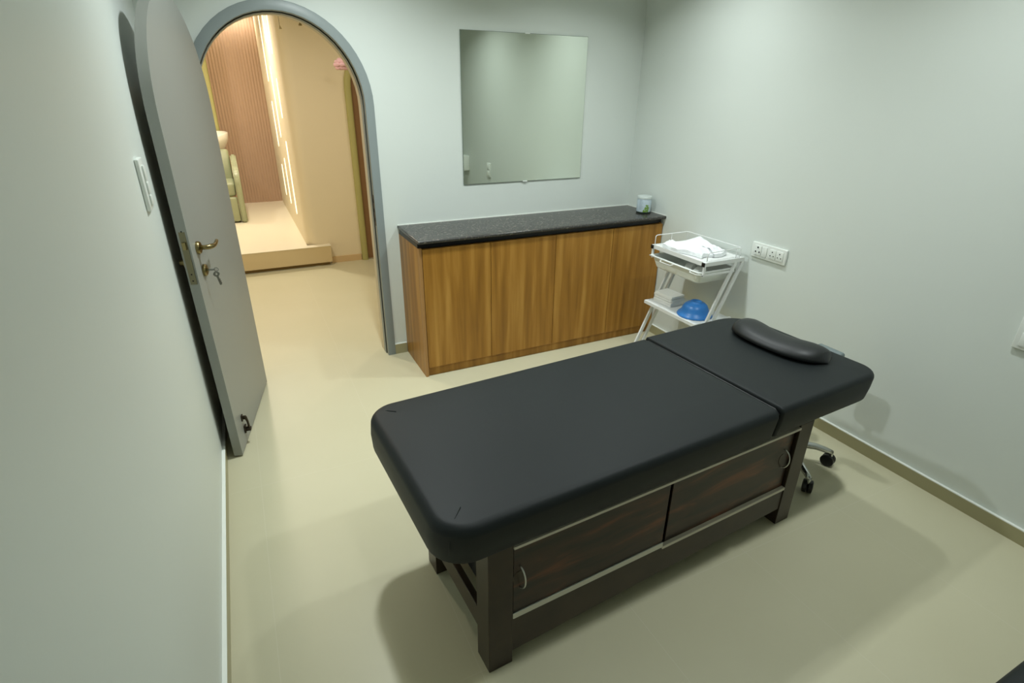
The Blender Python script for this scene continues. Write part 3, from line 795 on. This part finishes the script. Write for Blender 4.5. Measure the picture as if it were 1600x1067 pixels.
# salon wash chair
ch = empty('shampoo_chair', 'sage green salon wash chair with white basin on the platform', 'salon chair', (-.04, 4.05, PH))
def P_(x, y, z): return (x+.04, y-4.05, z-PH)
for x0 in (.238, -.378):
    b = bm_new(); prof = [(3.725, .205), (3.72, .62), (3.735, .70), (3.78, .765), (3.84, .80), (4.0, .81), (4.12, .84), (4.25, .89), (4.33, .90), (4.38, .86), (4.38, .205)]
    prism(b, [P_(x0, y, z) for y, z in prof], (.062, 0, 0)); bmesh.ops.bevel(b, geom=list(b.edges), offset=.014, segments=3, affect='EDGES')
    finish('armrest', b, sage, ch, auto=50)
b = bm_new(); q = P_(-.316+.004, 3.76, .50); q2 = P_(.234, 4.3, .645); box(b, q[0], q2[0], q[1], q2[1], q[2], q2[2], .03, 4); finish('seat', b, sage, ch, smooth=True)
b = bm_new(); q = P_(-.316+.004, 3.74, .215); q2 = P_(.234, 3.80, .49); box(b, q[0], q2[0], q[1], q2[1], q[2], q2[2], .02, 3); finish('leg_rest', b, sage, ch, smooth=True)
b = bm_new(); bar(b, P_(-.04, 4.22, .60), P_(-.04, 4.36, .95), .54, .12, (0, 1, 0), .03); finish('backrest', b, sage, ch, auto=50)
b = bm_new(); q = P_(-.30, 3.8, .202); q2 = P_(.22, 4.8, .30); box(b, q[0], q2[0], q[1], q2[1], q[2], q2[2]); q = P_(-.16, 4.45, .30); q2 = P_(.10, 4.7, .9); box(b, q[0], q2[0], q[1], q2[1], q[2], q2[2], .02); finish('pedestal', b, black, ch)
b = bm_new()
N = 40
def bl(z, rx, ry, dip=0): return [b.verts.new(P_(-.01+rx*math.cos(2*PI*k/N), 4.56+ry*math.sin(2*PI*k/N), z - dip*max(0, -math.sin(2*PI*k/N))**3)) for k in range(N)]
V = [bl(.88, .08, .08), bl(.90, .15, .15), bl(.96, .22, .22), bl(1.05, .265, .27, .02), bl(1.13, .275, .29, .06), bl(1.137, .263, .28, .06), bl(1.08, .235, .25, .03), bl(1.0, .17, .18), bl(.95, .08, .08)]
for A, B in zip(V, V[1:]):
    for k in range(N): b.faces.new((A[k], A[(k+1) % N], B[(k+1) % N], B[k]))
b.faces.new(V[0]); b.faces.new(V[-1])
finish('basin', b, ceramic, ch, smooth=True)
# hanging pendants
for (x, z, lab) in ((.773, 2.035, 'small triangular brass pendant on a wire, left of the pair'), (.925, 2.065, 'small brass pendant under the arch, right of the pair')):
    pd = empty('pendant', lab, 'pendant', (x, 1.8, z), group='hanging pendants in the corridor')
    b = bm_new(); tube(b, [(0, 0, .012), (0, 0, HCEIL-z)], .0012, 6); finish('wire', b, dark_bronze, pd)
    b = bm_new(); lathe(b, [(0, .016), (.004, .014), (.015, -.008), (.013, -.010), (0, -.006)], n=3 if x < .8 else 14); finish('shade', b, brass, pd)
# pink flower ornament
fl = empty('flower_ornament', 'pink flower shaped hanging ornament at the right of the arch', 'ornament', (1.206, 1.8, 1.79))
b = bm_new()
for ring, (n, rr, zt) in enumerate(((8, .040, -.020), (9, .052, .0), (8, .042, .020), (5, .022, .034))):
    for k in range(n):
        a = 2*PI*k/n+ring*.4; g = bmesh.ops.create_icosphere(b, subdivisions=2, radius=.022)
        for v in g['verts']:
            v.co = Vector((v.co.x*1.1, v.co.y*.6, v.co.z*.8)); c, s = math.cos(a+PI/2), math.sin(a+PI/2)
            v.co = Vector((v.co.x*c-v.co.y*s + rr*math.cos(a), v.co.x*s+v.co.y*c + rr*math.sin(a), v.co.z+zt))
finish('petals', b, pink, fl, smooth=True)
b = bm_new(); tube(b, [(0, 0, .03), (0, 0, HCEIL-1.79)], .0012, 6); finish('wire', b, dark_bronze, fl)
b = bm_new(); lathe(b, [(0, .05), (.006, .045), (.008, .03), (0, .028)], n=12); finish('cap', b, brass, fl)
# salon and corridor downlights
names = ['warm corridor downlight in front of the doorway, out of frame', 'warm corridor downlight towards the right end, out of frame', 'warm salon downlight above the step, out of frame', 'warm salon downlight above the wash chair, out of frame']
for (x, y, z, e), lab in zip(HALL+ALC, names):
    z = HCEIL
    f = empty('ceiling_light', lab, 'ceiling light', (x, y, z), group='warm downlights beyond the doorway')
    b = bm_new(); lathe(b, [(.058, -.001), (.075, -.001), (.075, -.006), (.058, -.008), (.058, -.001)], n=32); finish('ring', b, white_pl, f, auto=40)
    b = bm_new(); lathe(b, [(0, -.002), (.057, -.002), (.057, -.004), (0, -.004)], n=32); finish('diffuser', b, fixture_warm, f)
